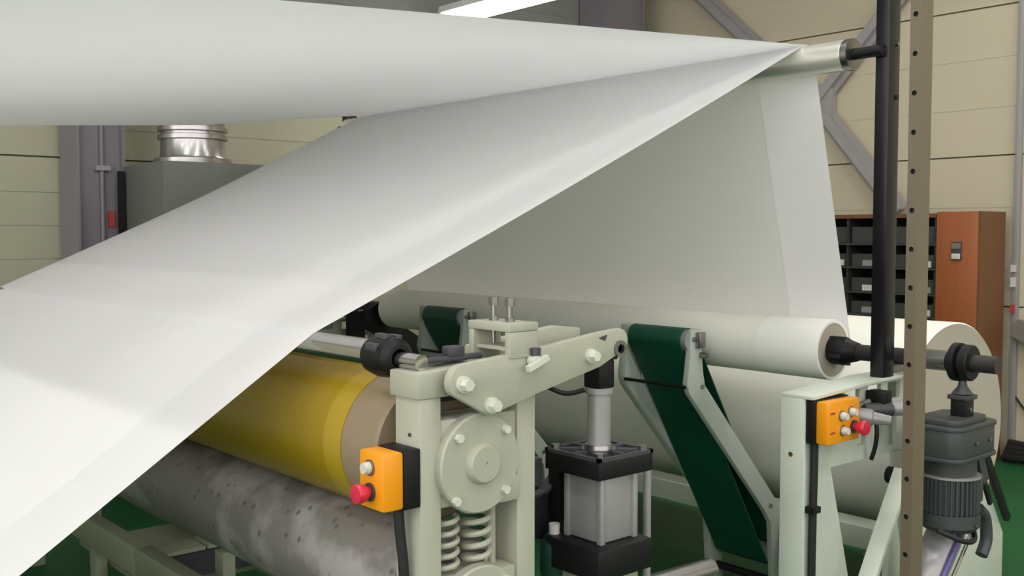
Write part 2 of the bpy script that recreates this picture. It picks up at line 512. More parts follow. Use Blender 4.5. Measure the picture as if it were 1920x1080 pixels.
# yellow roller
NX = 1.368
NZ1, NR1 = 1.170, .168
t = thing('nip_roller', (NX, 3.6, NZ1), 'yellow roller with a tan end, lying on the grey roller', 'roller')
MB().lathe((NX, 1.85, NZ1), (0, 1, 0), [(0, 0), (0, NR1 - .008), (.006, NR1 - .002), (.14, NR1 - .001), (.14, 0)], 64).build('tan_end', M['tan'], t)['label'] = 'bare tan end of the yellow roller'
MB().lathe((NX, 1.985, NZ1), (0, 1, 0), [(0, NR1 - .003), (0, NR1 + .0012), (.075, NR1 + .0012), (.075, NR1 - .003)], 64).build('edge_band', M['yellow_b'], t)['label'] = 'brighter yellow edge band'
MB().lathe((NX, 2.06, NZ1), (0, 1, 0), [(0, NR1 - .003), (0, NR1), (3.24, NR1), (3.24, NR1 - .003)], 64).build('yellow_cover', M['yellow'], t)
MB().cyl((NX, 1.72, NZ1), (NX, 1.91, NZ1), .05, 24).build('journal', M['steel'], t)

# grey mottled roller
NZ2, NR2 = .857, .146
t = thing('nip_roller', (NX, 3.6, NZ2), 'grey mottled roller under the yellow roller', 'roller')
MB().lathe((NX, 1.83, NZ2), (0, 1, 0), [(0, 0), (0, NR2 - .006), (.006, NR2), (3.5, NR2), (3.5, 0)], 64).build('barrel', M['stone'], t)
MB().cyl((NX, 1.72, NZ2), (NX, 1.89, NZ2), .05, 24).build('journal', M['steel'], t)

# ------------------------------------------------------------------ near nip stand
t = thing('nip_stand', (1.38, 1.75, 0), 'ivory machine stand with round bearing plates and springs, nearest the camera', 'stand')
Y0, Y1 = 1.71, 1.80
MB().box(1.222, 1.276, Y0, Y1, 0, 1.312).build('left_post', M['ivory'], t, bevel=.003)
MB().box(1.486, 1.54, Y0, Y1, 0, 1.302).build('right_post', M['ivory'], t, bevel=.003)
MB().prism([(1.215, 1.312), (1.30, 1.312), (1.30, 1.345), (1.44, 1.365), (1.44, 1.378), (1.215, 1.366)], Y0 - .004, Y1 + .01).build('head_block', M['ivory'], t, bevel=.003)
MB().box(1.276, 1.486, Y1 - .02, Y1, 0, .70).build('back_plate', M['ivory'], t)
MB().box(1.276, 1.486, Y0 + .01, Y1, 0, .66).build('lower_rail', M['ivory'], t)
MB().box(1.276, 1.486, Y1 - .012, Y1, 1.286, 1.312).build('upper_tie', M['darkgrey'], t)
def bearing(zc, r, zt, zb):
    h = MB().prism([(1.277, zb), (1.485, zb), (1.485, zt), (1.277, zt)], Y0 + .004, Y1).build('bearing_housing', M['ivory'], t, bevel=.004)
    MB().lathe((NX, Y0 + .006, zc), (0, -1, 0), [(0, r), (.022, r), (.026, r - .004), (.026, 0)], 56).build('flange', M['ivory'], h)
    MB().lathe((NX + .002, Y0 - .018, zc), (0, -1, 0), [(0, .046), (.014, .042), (.018, .038), (.018, .005), (.014, .003), (.014, 0)], 40).build('bearing_cap', M['ivory'], h)
    for dx, dz in ((-.063, .062), (.066, .066), (-.071, -.07), (.064, -.066)):
        MB().hexa((NX + dx, Y0 - .02, zc + dz), (0, -1, 0), .0095, .011).build('bolt', M['bolt'], h)
bearing(1.163, .108, 1.262, 1.075)
bearing(.832, .108, .915, .72)
# the square corner tab of the upper bearing
MB().box(1.40, 1.482, Y0 - .014, Y0 + .006, 1.066, 1.12).build('corner_tab', M['ivory'], t, bevel=.003)
def spring(x, z0, z1, r, n, w):
    pts = []
    N = n * 16
    for i in range(N + 1):
        a = 2 * PI * i / 16
        pts.append((x + r * math.cos(a), 1.748 + r * math.sin(a), z0 + (z1 - z0) * i / N))
    s = MB().tube(pts, w, 8, 1).build('spring', M['ivory'], t)
    return s
spring(1.314, .925, 1.045, .026, 5, .0062)
spring(1.398, .93, 1.062, .030, 5, .0068)
MB().cyl((1.452, 1.76, .91), (1.452, 1.76, 1.075), .010, 16).build('guide_pin', M['ivory'], t)
MB().box(1.28, 1.43, 1.72, 1.79, .914, .925).build('spring_seat', M['ivory'], t)
for x, z in ((1.2225, 1.235), (1.2225, 1.19)):
    MB().cyl((x, 1.745, z), (x - .004, 1.745, z), .004, 10).build('screw', M['darkgrey'], t)
# far twin of this stand, beyond the web
t2 = dup(t)
t2.location.y += 3.66
t2['label'] = 'far ivory machine stand at the other end of the yellow roller, hidden by the web'

# ------------------------------------------------------------------ lever arm on top of the stand
t = thing('lever_arm', (1.45, 1.72, 1.32), 'ivory two-plate lever arm reaching from the stand to the air cylinder', 'lever arm')
def rnd(cx, cz, r, a0, a1, n=8):
    return [(cx + r * math.cos(math.radians(a0 + (a1 - a0) * i / n)), cz + r * math.sin(math.radians(a0 + (a1 - a0) * i / n))) for i in range(n + 1)]
poly = rnd(1.302, 1.345, .038, 215, 100) + [(1.50, 1.400), (1.703, 1.4245)] + rnd(1.765, 1.400, .03, 80, -40, 5) + [(1.70, 1.344), (1.512, 1.303)] + rnd(1.372, 1.29, .022, -60, -140, 4)
MB().prism(poly, 1.664, 1.686).build('front_plate', M['ivory'], t, bevel=.0025)
poly2 = [(x, z + .004) for x, z in poly]
MB().prism([(1.44, 1.31), (1.52, 1.306), (1.60, 1.27), (1.70, 1.29), (1.78, 1.36), (1.785, 1.42), (1.703, 1.43), (1.44, 1.40)], 1.815, 1.84).build('rear_plate', M['ivory'], t, bevel=.0025)
MB().cyl((1.44, 1.686, 1.345), (1.44, 1.815, 1.345), .018, 16).build('spacer', M['ivory'], t)
for x, z, r in ((1.297, 1.342, .016), (1.372, 1.291, .016), (1.667, 1.373, .015)):
    b_ = MB().cyl((x, 1.664, z), (x, 1.656, z), r * 1.1, 20).build('washer', M['bolt'], t)
    MB().hexa((x, 1.657, z), (0, -1, 0), r * .8, .018).build('bolt', M['bolt'], b_)
MB().lathe((1.766, 1.665, 1.382), (0, -1, 0), [(0, .02), (.006, .02), (.006, .011), (-.015, .011)], 24).build('pin_bushing', M['steel'], t)
MB().cyl((1.766, 1.664, 1.382), (1.766, 1.84, 1.382), .0105, 16).build('clevis_pin', M['black'], t)
MB().prism([(1.694, 1.412), (1.722, 1.418), (1.716, 1.404)], 1.6625, 1.666).build('paint_chip', M['darkgrey'], t)
# portal bracket with two adjusting screws
MB().box(1.422, 1.502, 1.6595, 1.6775, 1.385, 1.4415).build('portal_leg', M['ivory'], t, bevel=.002)
MB().box(1.422, 1.502, 1.784, 1.802, 1.375, 1.4415).build('portal_leg', M['ivory'], t, bevel=.002)
MB().box(1.421, 1.503, 1.6585, 1.803, 1.4418, 1.46).build('portal_top', M['ivory'], t, bevel=.002)
MB().box(1.43, 1.50, 1.684, 1.782, 1.40, 1.408).build('slide_plate', M['ivory'], t)
for y in (1.702, 1.757):
    x = 1.458
    s = MB().cyl((x, y, 1.41), (x, y, 1.505), .0055, 12).build('adjusting_screw', M['steel'], t)
    MB().hexa((x, y, 1.494), (0, 0, 1), .0115, .018).build('screw_head', M['steel'], s)
    MB().hexa((x, y, 1.458), (0, 0, 1), .011, .011).build('lock_nut', M['steel'], s)
k = MB().cyl((1.482, 1.6595, 1.377), (1.482, 1.636, 1.377), .012, 16).build('clamp_knob', M['bolt'], t)
MB().bar((1.455, 1.64, 1.362), (1.512, 1.64, 1.384), .014, .012).build('handle', M['bolt'], k)
MB().cyl((1.487, 1.65, 1.385), (1.487, 1.65, 1.405), .011, 14).build('knob_cap', M['darkgrey'], k)

# ------------------------------------------------------------------ air cylinder
CX, CY = 1.80, 1.765
t = thing('air_cylinder', (CX, CY, .74), 'grey square pneumatic cylinder with black end plates under the lever arm', 'cylinder')
h = .094
MB().box(CX - h, CX + h, CY - h, CY + h, 1.072, 1.118).build('upper_end_plate', M['black'], t, bevel=.004)
MB().box(CX - h, CX + h, CY - h, CY + h, .83, .905).build('lower_end_plate', M['black'], t, bevel=.004)
b = MB()
e = .057
prof = []
for sx, sy in ((-1, -1), (1, -1), (1, 1), (-1, 1)):
    prof.append((sx, sy))
b.box(CX + .008 - e, CX + .008 + e, CY - e, CY + e, .905, 1.072)
b.build('cylinder_tube', M['alu'], t, bevel=.008)
for sx, sy in ((-1, -1), (1, -1), (1, 1), (-1, 1)):
    MB().box(CX + .008 + sx * e - .008, CX + .008 + sx * e + .008, CY + sy * e - .008, CY + sy * e + .008, .905, 1.072).build('corner_rib', M['alu'], t, bevel=.003)
# cast ribs on the top plate
top = MB()
for a in range(4):
    c_, s_ = math.cos(a * PI / 2), math.sin(a * PI / 2)
    p0 = Vector((CX + .075 * (c_ - s_), CY + .075 * (c_ + s_), 1.121)); p1 = Vector((CX + .03 * (c_ - s_), CY + .03 * (c_ + s_), 1.121))
    MB().bar(p0, p1, .016, .010).build('cast_rib', M['darkgrey'], t)
    q0 = Vector((CX + .03 * c_, CY + .03 * s_, 1.121)); q1 = Vector((CX + .085 * c_, CY + .085 * s_, 1.121))
    MB().bar(q0, q1, .012, .010).build('cast_rib', M['darkgrey'], t)
    MB().hexa((p0.x, p0.y, 1.118), (0, 0, 1), .013, .016).build('tie_rod_nut', M['steel'], t)
for sgn in (-1, 1):
    MB().box(CX - h, CX + h, CY + sgn * (h - .005) - .005, CY + sgn * (h - .005) + .005, 1.116, 1.125).build('rim', M['darkgrey'], t)
    MB().box(CX + sgn * (h - .005) - .005, CX + sgn * (h - .005) + .005, CY - h, CY + h, 1.116, 1.125).build('rim', M['darkgrey'], t)
MB().lathe((CX, CY, 1.118), (0, 0, 1), [(0, .045), (.008, .045), (.008, .036), (.018, .034), (.018, 0)], 32).build('rod_gland', M['steel'], t)
MB().cyl((CX, CY, 1.13), (CX, CY, 1.262), .0285, 28).build('piston_rod', M['alu'], t)
MB().cyl((CX, CY, 1.262), (CX, CY, 1.276), .034, 24).build('rod_collar', M['alu'], t)
MB().box(CX - .027, CX + .027, CY - .027, CY + .027, 1.276, 1.345).build('rod_clevis', M['black'], t, bevel=.004)
MB().box(CX - .06, CX + .035, CY - .03, CY + .03, 1.345, 1.355).build('clevis_cap', M['black'], t, bevel=.002)
MB().tube([(CX - .03, CY + .02, 1.27), (CX - .07, CY + .05, 1.262), (CX - .11, CY + .10, 1.285), (CX - .15, CY + .14, 1.292)], .006, 8).build('sensor_lead', M['rubber'], t)
# column that carries the cylinder
tag(MB().box(CX - .07, CX + .07, CY - .07, CY + .07, 0, .83).build('support_pedestal', M['palegreen'], bevel=.004), 'pale green pedestal under the pneumatic cylinder', 'pedestal')
# valve bracket between stand and cylinder
t = thing('valve_bracket', (1.74, 1.90, .80), 'dark navy bracket with a green air filter beside the pneumatic cylinder', 'bracket')
MB().prism([(1.63, .915), (1.79, .86), (1.84, .86), (1.84, 1.06), (1.80, 1.06), (1.745, 1.0), (1.63, .985)], 1.90, 1.915).build('bracket_plate', M['navy'], t, bevel=.002)
MB().prism([(1.625, .984), (1.745, .999), (1.80, 1.058), (1.84, 1.058), (1.84, 1.064), (1.798, 1.064), (1.742, 1.005), (1.625, .99)], 1.885, 1.917).build('bracket_lip', M['darkgrey'], t)
MB().lathe((1.735, 1.855, .79), (0, 0, 1), [(0, 0), (0, .03), (.02, .036), (.09, .036), (.10, .03), (.115, .02), (.115, 0)], 24).build('filter_bowl', M['valve'], t)
MB().cyl((1.735, 1.855, .90), (1.735, 1.855, .93), .014, 14).build('filter_cap', M['whitep'], t)
MB().box(1.66, 1.70, 1.86, 1.90, 1.03, 1.10).build('solenoid', M['darkgrey'], t, bevel=.003)
MB().cyl((1.81, 1.875, 1.05), (1.81, 1.875, 1.085), .012, 12).build('fitting', M['steel'], t)
MB().cyl((1.80, 1.85, .94), (1.80, 1.90, .94), .010, 12).build('fitting', M['whitep'], t)
MB().box(1.755, 1.785, 1.86, 1.90, .93, 1.07).build('valve_body', M['black'], t, bevel=.003)
tag(MB().cyl((2.085, 1.86, 0), (2.085, 1.86, 1.05), .011, 14).build('tie_rod', M['alu']), 'thin pale upright rod right of the pneumatic cylinder', 'rod')
tag(MB().cyl((1.8, 2.05, .60), (2.54, 2.0, .604), .035, 24).build('cross_pipe', M['steel']), 'shiny steel pipe end low between cylinder and conveyor', 'pipe')

# ------------------------------------------------------------------ control box on the nip stand
t = thing('control_box', (1.19, 1.755, 1.16), 'orange control box with red stop button on the left stand', 'control box')
MB().box(1.180, 1.2205, 1.706, 1.80, 1.09, 1.212).build('base', M['black'], t, bevel=.003)
MB().box(1.130, 1.180, 1.708, 1.798, 1.092, 1.21).build('cover', M['orange'], t, bevel=.006)
r_ = MB().lathe((1.130, 1.755, 1.128), (-1, 0, 0), [(0, .012), (.014, .012), (.014, .017), (.030, .021), (.036, .019), (.038, 0)], 24).build('stop_button', M['red'], t)
MB().lathe((1.131, 1.755, 1.128), (-1, 0, 0), [(0, .019), (.006, .019), (.006, .010)], 24).build('collar', M['darkgrey'], r_)
r_ = MB().lathe((1.130, 1.755, 1.178), (-1, 0, 0), [(0, .013), (.010, .013), (.010, .011), (.018, .011), (.018, 0)], 20).build('push_button', M['whitep'], t)
MB().lathe((1.131, 1.755, 1.178), (-1, 0, 0), [(0, .017), (.005, .017), (.005, .010)], 20).build('bezel', M['steel'], r_)
tag(MB().tube([(1.198, 1.755, 1.10), (1.198, 1.75, 1.04), (1.204, 1.742, .9), (1.206, 1.742, .5), (1.206, 1.742, .02)], .011, 10).build('cable', M['rubber']), 'black cable hanging from the orange box on the left stand', 'cable')

# ------------------------------------------------------------------ lower left base frame
t = thing('base_frame', (1.4, 3.4, 0), 'pale green box-section base frame low at left under the web', 'frame')
MB().box(1.26, 1.315, 3.414, 5.3, .50, .60).build('long_beam', M['palegreen'], t, bevel=.003)
MB().box(1.26, 1.315, 1.84, 3.408, .50, .60).build('long_beam', M['palegreen'], t, bevel=.003)
MB().box(1.317, 1.452, 3.275, 3.40, .586, .60).build('cross_plate', M['palegreen'], t, bevel=.002)
MB().box(1.458, 1.535, 3.275, 3.40, .586, .60).build('cross_plate', M['palegreen'], t, bevel=.002)
MB().box(1.317, 1.70, 3.28, 3.395, .50, .582).build('cross_beam', M['darkgrey'], t)  # dark grey paints the shade beneath the pale cross plates
MB().box(1.317, 1.70, 3.42, 4.15, .43, .445).build('drip_pan', M['palegreen'], t)
MB().box(1.70, 1.76, 1.84, 5.3, .43, .56).build('long_beam', M['palegreen'], t, bevel=.003)
for x, y, z in ((1.287, 3.84, .5), (1.287, 5.2, .5), (1.287, 2.3, .5), (1.73, 2.6, .43), (1.73, 5.2, .43), (1.425, 3.07, .64)):
    MB().box(x - .022, x + .022, y - .03, y + .03, 0, z).build('leg', M['palegreen'], t, bevel=.003)

# ================================================================== WINDER
SX, SZ, SR = 3.455, 1.214, .114
t = thing('fabric_roll', (SX, 3.6, SZ), 'small white fabric roll on a dark shaft, being wound by the hanging web', 'fabric roll')
MB().lathe((SX, 2.42, SZ), (0, 1, 0), [(0, SR - .01), (0, SR), (2.67, SR), (2.67, .04)], 64).build('wound_fabric', M['wound'], t)
MB().lathe((SX, 2.15, SZ), (0, 1, 0), [(0, SR - .012), (0, SR - .001), (.004, SR + .001), (.272, SR + .001), (.272, SR - .012)], 64).build('edge_winding', M['wound_edge'], t)['label'] = 'whiter band at the near end of the roll'
MB().lathe((SX, 2.151, SZ), (0, 1, 0), [(0, SR - .003), (.002, .045), (.03, .045)], 64).build('roll_face', M['roll_end'], t)
MB().lathe((SX, 2.155, SZ), (0, -1, 0), [(-.02, .042), (.0, .05), (.015, .052), (.055, .054), (.075, .044), (.11, .034), (.11, 0)], 28).build('chuck', M['black'], t)
for a in (20, 110, 200, 290):
    a = math.radians(a)
    MB().box(SX + .05 * math.cos(a) - .008, SX + .05 * math.cos(a) + .008, 2.09, 2.15, SZ + .05 * math.sin(a) - .008, SZ + .05 * math.sin(a) + .008).build('chuck_jaw', M['rubber'], t, bevel=.002)
MB().cyl((SX, 1.53, SZ), (SX, 2.06, SZ), .030, 24).build('shaft', M['shaft'], t)
MB().cyl((SX, 5.08, SZ), (SX, 5.55, SZ), .032, 24).build('shaft', M['darkgrey'], t)
MB().lathe((SX, 1.80, SZ), (0, -1, 0), [(0, .030), (0, .036), (.10, .036), (.10, .030)], 24).build('coupling', M['steel'], t)
MB().lathe((SX, 5.08, SZ), (0, 1, 0), [(0, .03), (0, .055), (.10, .055), (.12, .03)], 24).build('chuck', M['black'], t)

# bearing block near the shaft's end
t = thing('shaft_bearing', (SX, 1.66, 1.0), 'black round shaft bearing on a small block above the motor', 'bearing')
MB().lathe((SX, 1.615, SZ), (0, 1, 0), [(0, .0305), (0, .058), (.004, .062), (.028, .062), (.030, .048), (.040, .048), (.042, .066), (.064, .066), (.068, .060), (.068, .0305)], 32).build('bearing_ring', M['black'], t)
MB().lathe((SX, 1.65, 1.152), (0, 0, -1), [(0, .012), (.02, .016), (.045, .035), (.048, 0)], 20).build('neck', M['darkgrey'], t)
MB().box(SX - .038, SX + .038, 1.615, 1.685, 1.088, 1.104).build('cap_plate', M['darkgrey'], t, bevel=.002)
MB().box(SX - .028, SX + .028, 1.622, 1.678, 1.028, 1.088).build('block', M['black'], t, bevel=.003)
MB().cyl((SX - .002, 1.622, 1.055), (SX - .002, 1.617, 1.055), .008, 12).build('screw', M['steel'], t)

# geared motor
mx, my = 3.44, 1.68
t = thing('gear_motor', (mx, my, .64), 'dark grey geared motor hanging at the right behind the brown post', 'motor')
def rrect(cx, cy, hx_, hy_, r, n=4):
    P = []
    for sx, sy, a in ((1, 1, 0), (-1, 1, 90), (-1, -1, 180), (1, -1, 270)):
        P += [(cx + sx * (hx_ - r) + r * math.cos(math.radians(a + 90 * i / n)), cy + sy * (hy_ - r) + r * math.sin(math.radians(a + 90 * i / n))) for i in range(n + 1)]
    return P
def slab(poly, z0, z1, name, m, par, bevel=.003):
    b = MB()
    a = [b.bm.verts.new((x, y, z0)) for x, y in poly]; c = [b.bm.verts.new((x, y, z1)) for x, y in poly]
    b.face(a[::-1]); b.face(c)
    for i in range(len(poly)):
        b.face([a[i], a[(i + 1) % len(poly)], c[(i + 1) % len(poly)], c[i]])
    return b.build(name, m, par, bevel=bevel)
slab(rrect(mx + .01, my, .15, .095, .05), .905, 1.005, 'gearbox', M['motor'], t)
slab(rrect(mx + .01, my, .155, .10, .05), .995, 1.01, 'gearbox_flange', M['motor'], t)
slab(rrect(mx + .01, my, .155, .10, .05), .89, .905, 'gearbox_flange', M['motor'], t)
slab(rrect(mx + .0, my, .12, .08, .04), 1.01, 1.03, 'gearbox_lid', M['motor'], t)
b = MB()
NFN = 36
pr_ = []
for i in range(NFN * 2):
    a = PI * i / NFN
    r = .098 if i % 2 == 0 else .090
    pr_ += [(mx + r * math.cos(a - .03), my + r * math.sin(a - .03)), (mx + r * math.cos(a + .03), my + r * math.sin(a + .03))]
slab(pr_, .70, .825, 'finned_body', M['motor'], t, 0)
MB().cyl((mx, my, .822), (mx, my, .892), .085, 32).build('motor_neck', M['motor'], t)
MB().lathe((mx, my, .822), (0, 0, 1), [(0, .1), (.008, .1), (.008, .08)], 36).build('motor_rim', M['alu'], t)
MB().lathe((mx, my, .70), (0, 0, -1), [(0, .1), (.045, .1), (.062, .085), (.066, 0)], 36).build('fan_cover', M['motor'], t)
MB().box(mx + .09, mx + .14, my - .055, my + .055, .715, .815).build('terminal_box', M['motor'], t, bevel=.008)
MB().cyl((mx - .01, my - .101, .665), (mx - .01, my - .106, .665), .008, 12).build('screw', M['steel'], t)
for dx in (-.02, .08):
    MB().hexa((mx + dx, my - .095, .95), (0, -1, 0), .008, .008).build('bolt', M['steel'], t)
MB().cyl((mx + .165, my, .945), (mx + .19, my, .945), .014, 14).build('oil_plug', M['black'], t)
MB().tube([(mx - .14, my - .03, .66), (mx - .08, my - .09, .625), (mx, my - .09, .615), (mx + .07, my - .05, .64)], .009, 10).build('motor_cable', M['rubber'], t)
MB().tube([(mx + .09, my - .06, .70), (mx + .14, my - .06, .66), (mx + .155, my - .06, .58), (mx + .12, my - .06, .53)], .021, 12).build('hook_bracket', M['motor'], t)
MB().bar((mx + .15, my - .02, .90), (mx + .215, my - .02, .77), .02, .04).build('torque_arm', M['motor'], t)
MB().bar((mx + .21, my - .02, .775), (mx + .27, my - .02, .68), .012, .02).build('torque_link', M['black'], t)
# tilted tube below the motor
t = thing('hydraulic_tube', (3.1, 1.72, .05), 'silver tube with a violet stripe sloping down under the motor', 'tube')
MB().cyl((3.51, 1.72, .61), (2.96, 1.72, .062), .062, 32).build('tube_body', M['alu'], t)
MB().cyl((3.53, 1.657, .66), (2.98, 1.657, .11), .010, 12).build('violet_hose', M['violet'], t)
MB().cyl((3.60, 1.672, .60), (3.08, 1.672, .08), .007, 10).build('pipe_line', M['chrome'], t)

# side plate of the unwinder
t = thing('side_plate', (4.2, 1.98, 0), 'pale green slanted steel side plate in front of the big roll', 'plate')
MB().prism([(3.50, 0), (4.52, 0), (4.52, .35), (4.275, .71), (4.12, .735), (3.60, .74)], 1.965, 1.99).build('plate', M['ivory_g'], t, bevel=.002)
MB().bar((4.28, 1.94, .73), (4.50, 1.94, .42), .022, .03).build('edge_bar', M['black'], t)

# big unwinding roll
BX, BZ, BR = 4.425, .79, .474
t = thing('fabric_roll', (BX, 3.6, BZ), 'huge white fabric roll lying behind the conveyor arms', 'fabric roll')
MB().lathe((BX, 2.15, BZ), (0, 1, 0), [(0, BR - .006), (.006, BR), (2.94, BR), (2.94, .05)], 96).build('wound_fabric', M['wound'], t)
MB().lathe((BX, 2.15, BZ), (0, 1, 0), [(0, BR - .006), (.004, BR - .05), (.002, .2), (.004, .06), (.03, .06), (.03, 0)], 96).build('roll_face', M['roll_end'], t)
MB().cyl((BX, 2.0, BZ), (BX, 2.16, BZ), .05, 24).build('core_shaft', M['darkgrey'], t)
# cradle beams under the big roll
tag(MB().box(3.82, 3.95, 1.995, 5.4, .355, .45).build('cradle_beam', M['ivory_g'], bevel=.006), 'white painted beam along the foot of the big roll', 'beam')
t = thing('cradle_stand', (4.4, 3.6, 0), 'steel cradle carrying the big roll, mostly hidden', 'cradle')
for y in (2.3, 5.0):
    MB().prism([(4.0, 0), (4.9, 0), (4.9, .30), (4.62, .31), (4.425, .28), (4.25, .31), (4.0, .30)], y - .03, y + .03).build('cradle_plate', M['palegreen'], t, bevel=.003)
for y in (2.05, 5.3):
    MB().box(3.85, 3.92, y - .035, y + .035, 0, .355).build('leg', M['ivory_g'], t, bevel=.003)

# near winder stand (frame with openings)
t = thing('winder_stand', (3.1, 1.9, 0), 'white painted winder stand with cut-outs at right, carrying an orange box', 'stand')
YA, YB = 1.87, 1.885
holes = [(3.08, 3.17, 1.09, 1.13), (3.225, 3.31, 1.085, 1.13), (3.355, 3.44, 1.07, 1.13), (3.16, 3.21, .93, 1.0), (3.26, 3.33, .90, 1.04), (3.37, 3.42, .90, 1.04), (3.10, 3.15, 1.02, 1.06)]
MB().plate_holes((2.85, 3.06, .88, 1.13), [], YA, YB).build('top_plate', M['ivory_g'], t)
MB().plate_holes((3.06, 3.50, .88, 1.146), holes, YA, YB).build('top_plate', M['ivory_g'], t)
MB().prism([(2.85, 0), (3.26, 0), (3.118, .489), (3.0, .88), (2.85, .88)], YA, YB).build('leg_plate', M['ivory_g'], t)
MB().prism([(3.62, 0), (3.74, 0), (3.50, .88), (3.40, .88)], YA + .003, YB).build('leg_plate', M['ivory_g'], t)
MB().box(2.838, 2.85, YA - .004, YA + .085, 0, 1.125).build('front_flange', M['ivory_g'], t, bevel=.002)
MB().prism([(2.838, 1.124), (3.06, 1.134), (3.25, 1.145), (3.50, 1.145), (3.50, 1.157), (3.25, 1.157), (2.838, 1.136)], YA - .036, YA + .085).build('top_flange', M['ivory_g'], t, bevel=.002)
MB().box(3.49, 3.502, YA, YA + .085, .88, 1.145).build('rear_flange', M['ivory_g'], t)
MB().box(3.40, 3.50, 1.88, 1.95, 1.157, 1.182).build('shaft_saddle', M['steel'], t)
MB().cyl((2.8375, 1.915, .94), (2.8365, 1.915, .94), .008, 12).build('paint_chip', M['brass'], t)
MB().lathe((3.37, 1.869, .80), (0, -1, 0), [(0, .03), (.015, .03), (.015, .014), (-.002, .012)], 18).build('eyelet', M['black'], t)
t2 = dup(t)
t2.location.y += 3.45
t2['label'] = 'far winder stand at the other end of the rolls, hidden by the web'

# valves on the winder stand
t = thing('air_valve', (3.2, 1.85, 1.0), 'silver air regulator next to the red stop button on the winder stand', 'valve')
MB().lathe((3.10, 1.868, 1.045), (.55, -1, -.1), [(0, 0), (0, .022), (.03, .022), (.034, .030), (.075, .030), (.08, .022), (.135, .016), (.14, 0)], 20).build('valve_body', M['alu'], t)
MB().cyl((3.07, 1.85, 1.065), (3.18, 1.84, 1.085), .010, 10).build('fitting', M['steel'], t)
t = thing('air_valve', (3.4, 1.85, 1.03), 'silver and black air valve with a lever, near the brown post', 'valve')
MB().box(3.205, 3.262, 1.80, 1.868, 1.072, 1.118).build('gauge_block', M['black'], t, bevel=.004)
MB().cyl((3.14, 1.84, 1.06), (3.25, 1.80, 1.055), .024, 16).build('valve_body', M['darkgrey'], t)
MB().cyl((3.25, 1.83, 1.055), (3.33, 1.80, 1.05), .026, 16).build('valve_sleeve', M['alu'], t)
MB().lathe((3.33, 1.80, 1.05), (.85, -.5, -.1), [(0, 0), (0, .022), (.012, .028), (.03, .026), (.034, .017), (.055, .016), (.055, 0)], 18).build('outlet', M['chrome'], t)
MB().bar((3.315, 1.772, 1.03), (3.315, 1.772, .96), .012, .012).build('lever', M['chrome'], t)
MB().bar((3.315, 1.772, .97), (3.315, 1.772, .92), .02, .02).build('lever_grip', M['navy'], t)
MB().tube([(3.22, 1.84, 1.05), (3.20, 1.82, .99), (3.21, 1.83, .93), (3.22, 1.85, .88)], .008, 8).build('hose', M['rubber'], t)

# orange box on the winder stand
t = thing('control_box', (2.94, 1.83, 1.05), 'orange control box with a red button on the right winder stand', 'control box')
MB().box(2.845, 3.036, 1.83, 1.8655, .982, 1.124).build('base', M['black'], t, bevel=.003)
MB().box(2.847, 3.034, 1.786, 1.83, .985, 1.121).build('cover', M['orange'], t, bevel=.006)
for x, z in ((2.925, 1.072), (2.932, 1.024), (2.978, 1.08)):
    q = MB().lathe((x, 1.786, z), (0, -1, 0), [(0, .014), (.010, .014), (.010, .011), (.022, .011), (.022, 0)], 18).build('push_button', M['whitep'], t)
    MB().lathe((x, 1.787, z), (0, -1, 0), [(0, .018), (.005, .018), (.005, .010)], 18).build('bezel', M['steel'], q)
q = MB().lathe((2.995, 1.786, 1.03), (0, -1, 0), [(0, .012), (.018, .012), (.018, .018), (.040, .025), (.048, .022), (.05, 0)], 24).build('stop_button', M['red'], t)
MB().lathe((2.995, 1.787, 1.03), (0, -1, 0), [(0, .021), (.006, .021), (.006, .010)], 20).build('collar', M['darkgrey'], q)
for z in (1.022, 1.085):
    MB().box(2.86, 2.885, 1.784, 1.7865, z - .003, z + .003).build('marking', M['sticker'], t)
tag(MB().tube([(2.872, 1.85, .985), (2.872, 1.85, .90), (2.87, 1.852, .6), (2.87, 1.852, .02)], .013, 10).build('cable', M['rubber']), 'black cable hanging below the orange box on the winder stand', 'cable')
tag(MB().box(2.85, 2.892, 1.835, 1.869, .755, .775).build('cable_clamp', M['black']), 'black clamp on the cable of the winder stand', 'clamp')

# posts
t = thing('roller_post', (3.30, 1.90, 1.157), 'glossy black upright post holding the right end of the top roller', 'post')
MB().box(3.262, 3.335, 1.836, 1.886, 1.157, 3.0).build('upright', M['blackgloss'], t, bevel=.003)
for z in (2.30, 2.12, 2.48):
    MB().cyl((3.315, 1.8365, z), (3.315, 1.83, z), .008, 12).build('bolt_head', M['steel'] if z == 2.30 else M['rubber'], t)
MB().lathe((3.262, 1.86, RZ), (-1, 0, 0), [(0, .012), (.004, .012), (.004, 0)], 14).build('set_screw', M['steel'], t)
t = dup(t); t.location.y = 5.36; t['label'] = 'far black post at the left end of the top roller, tip seen between the webs'

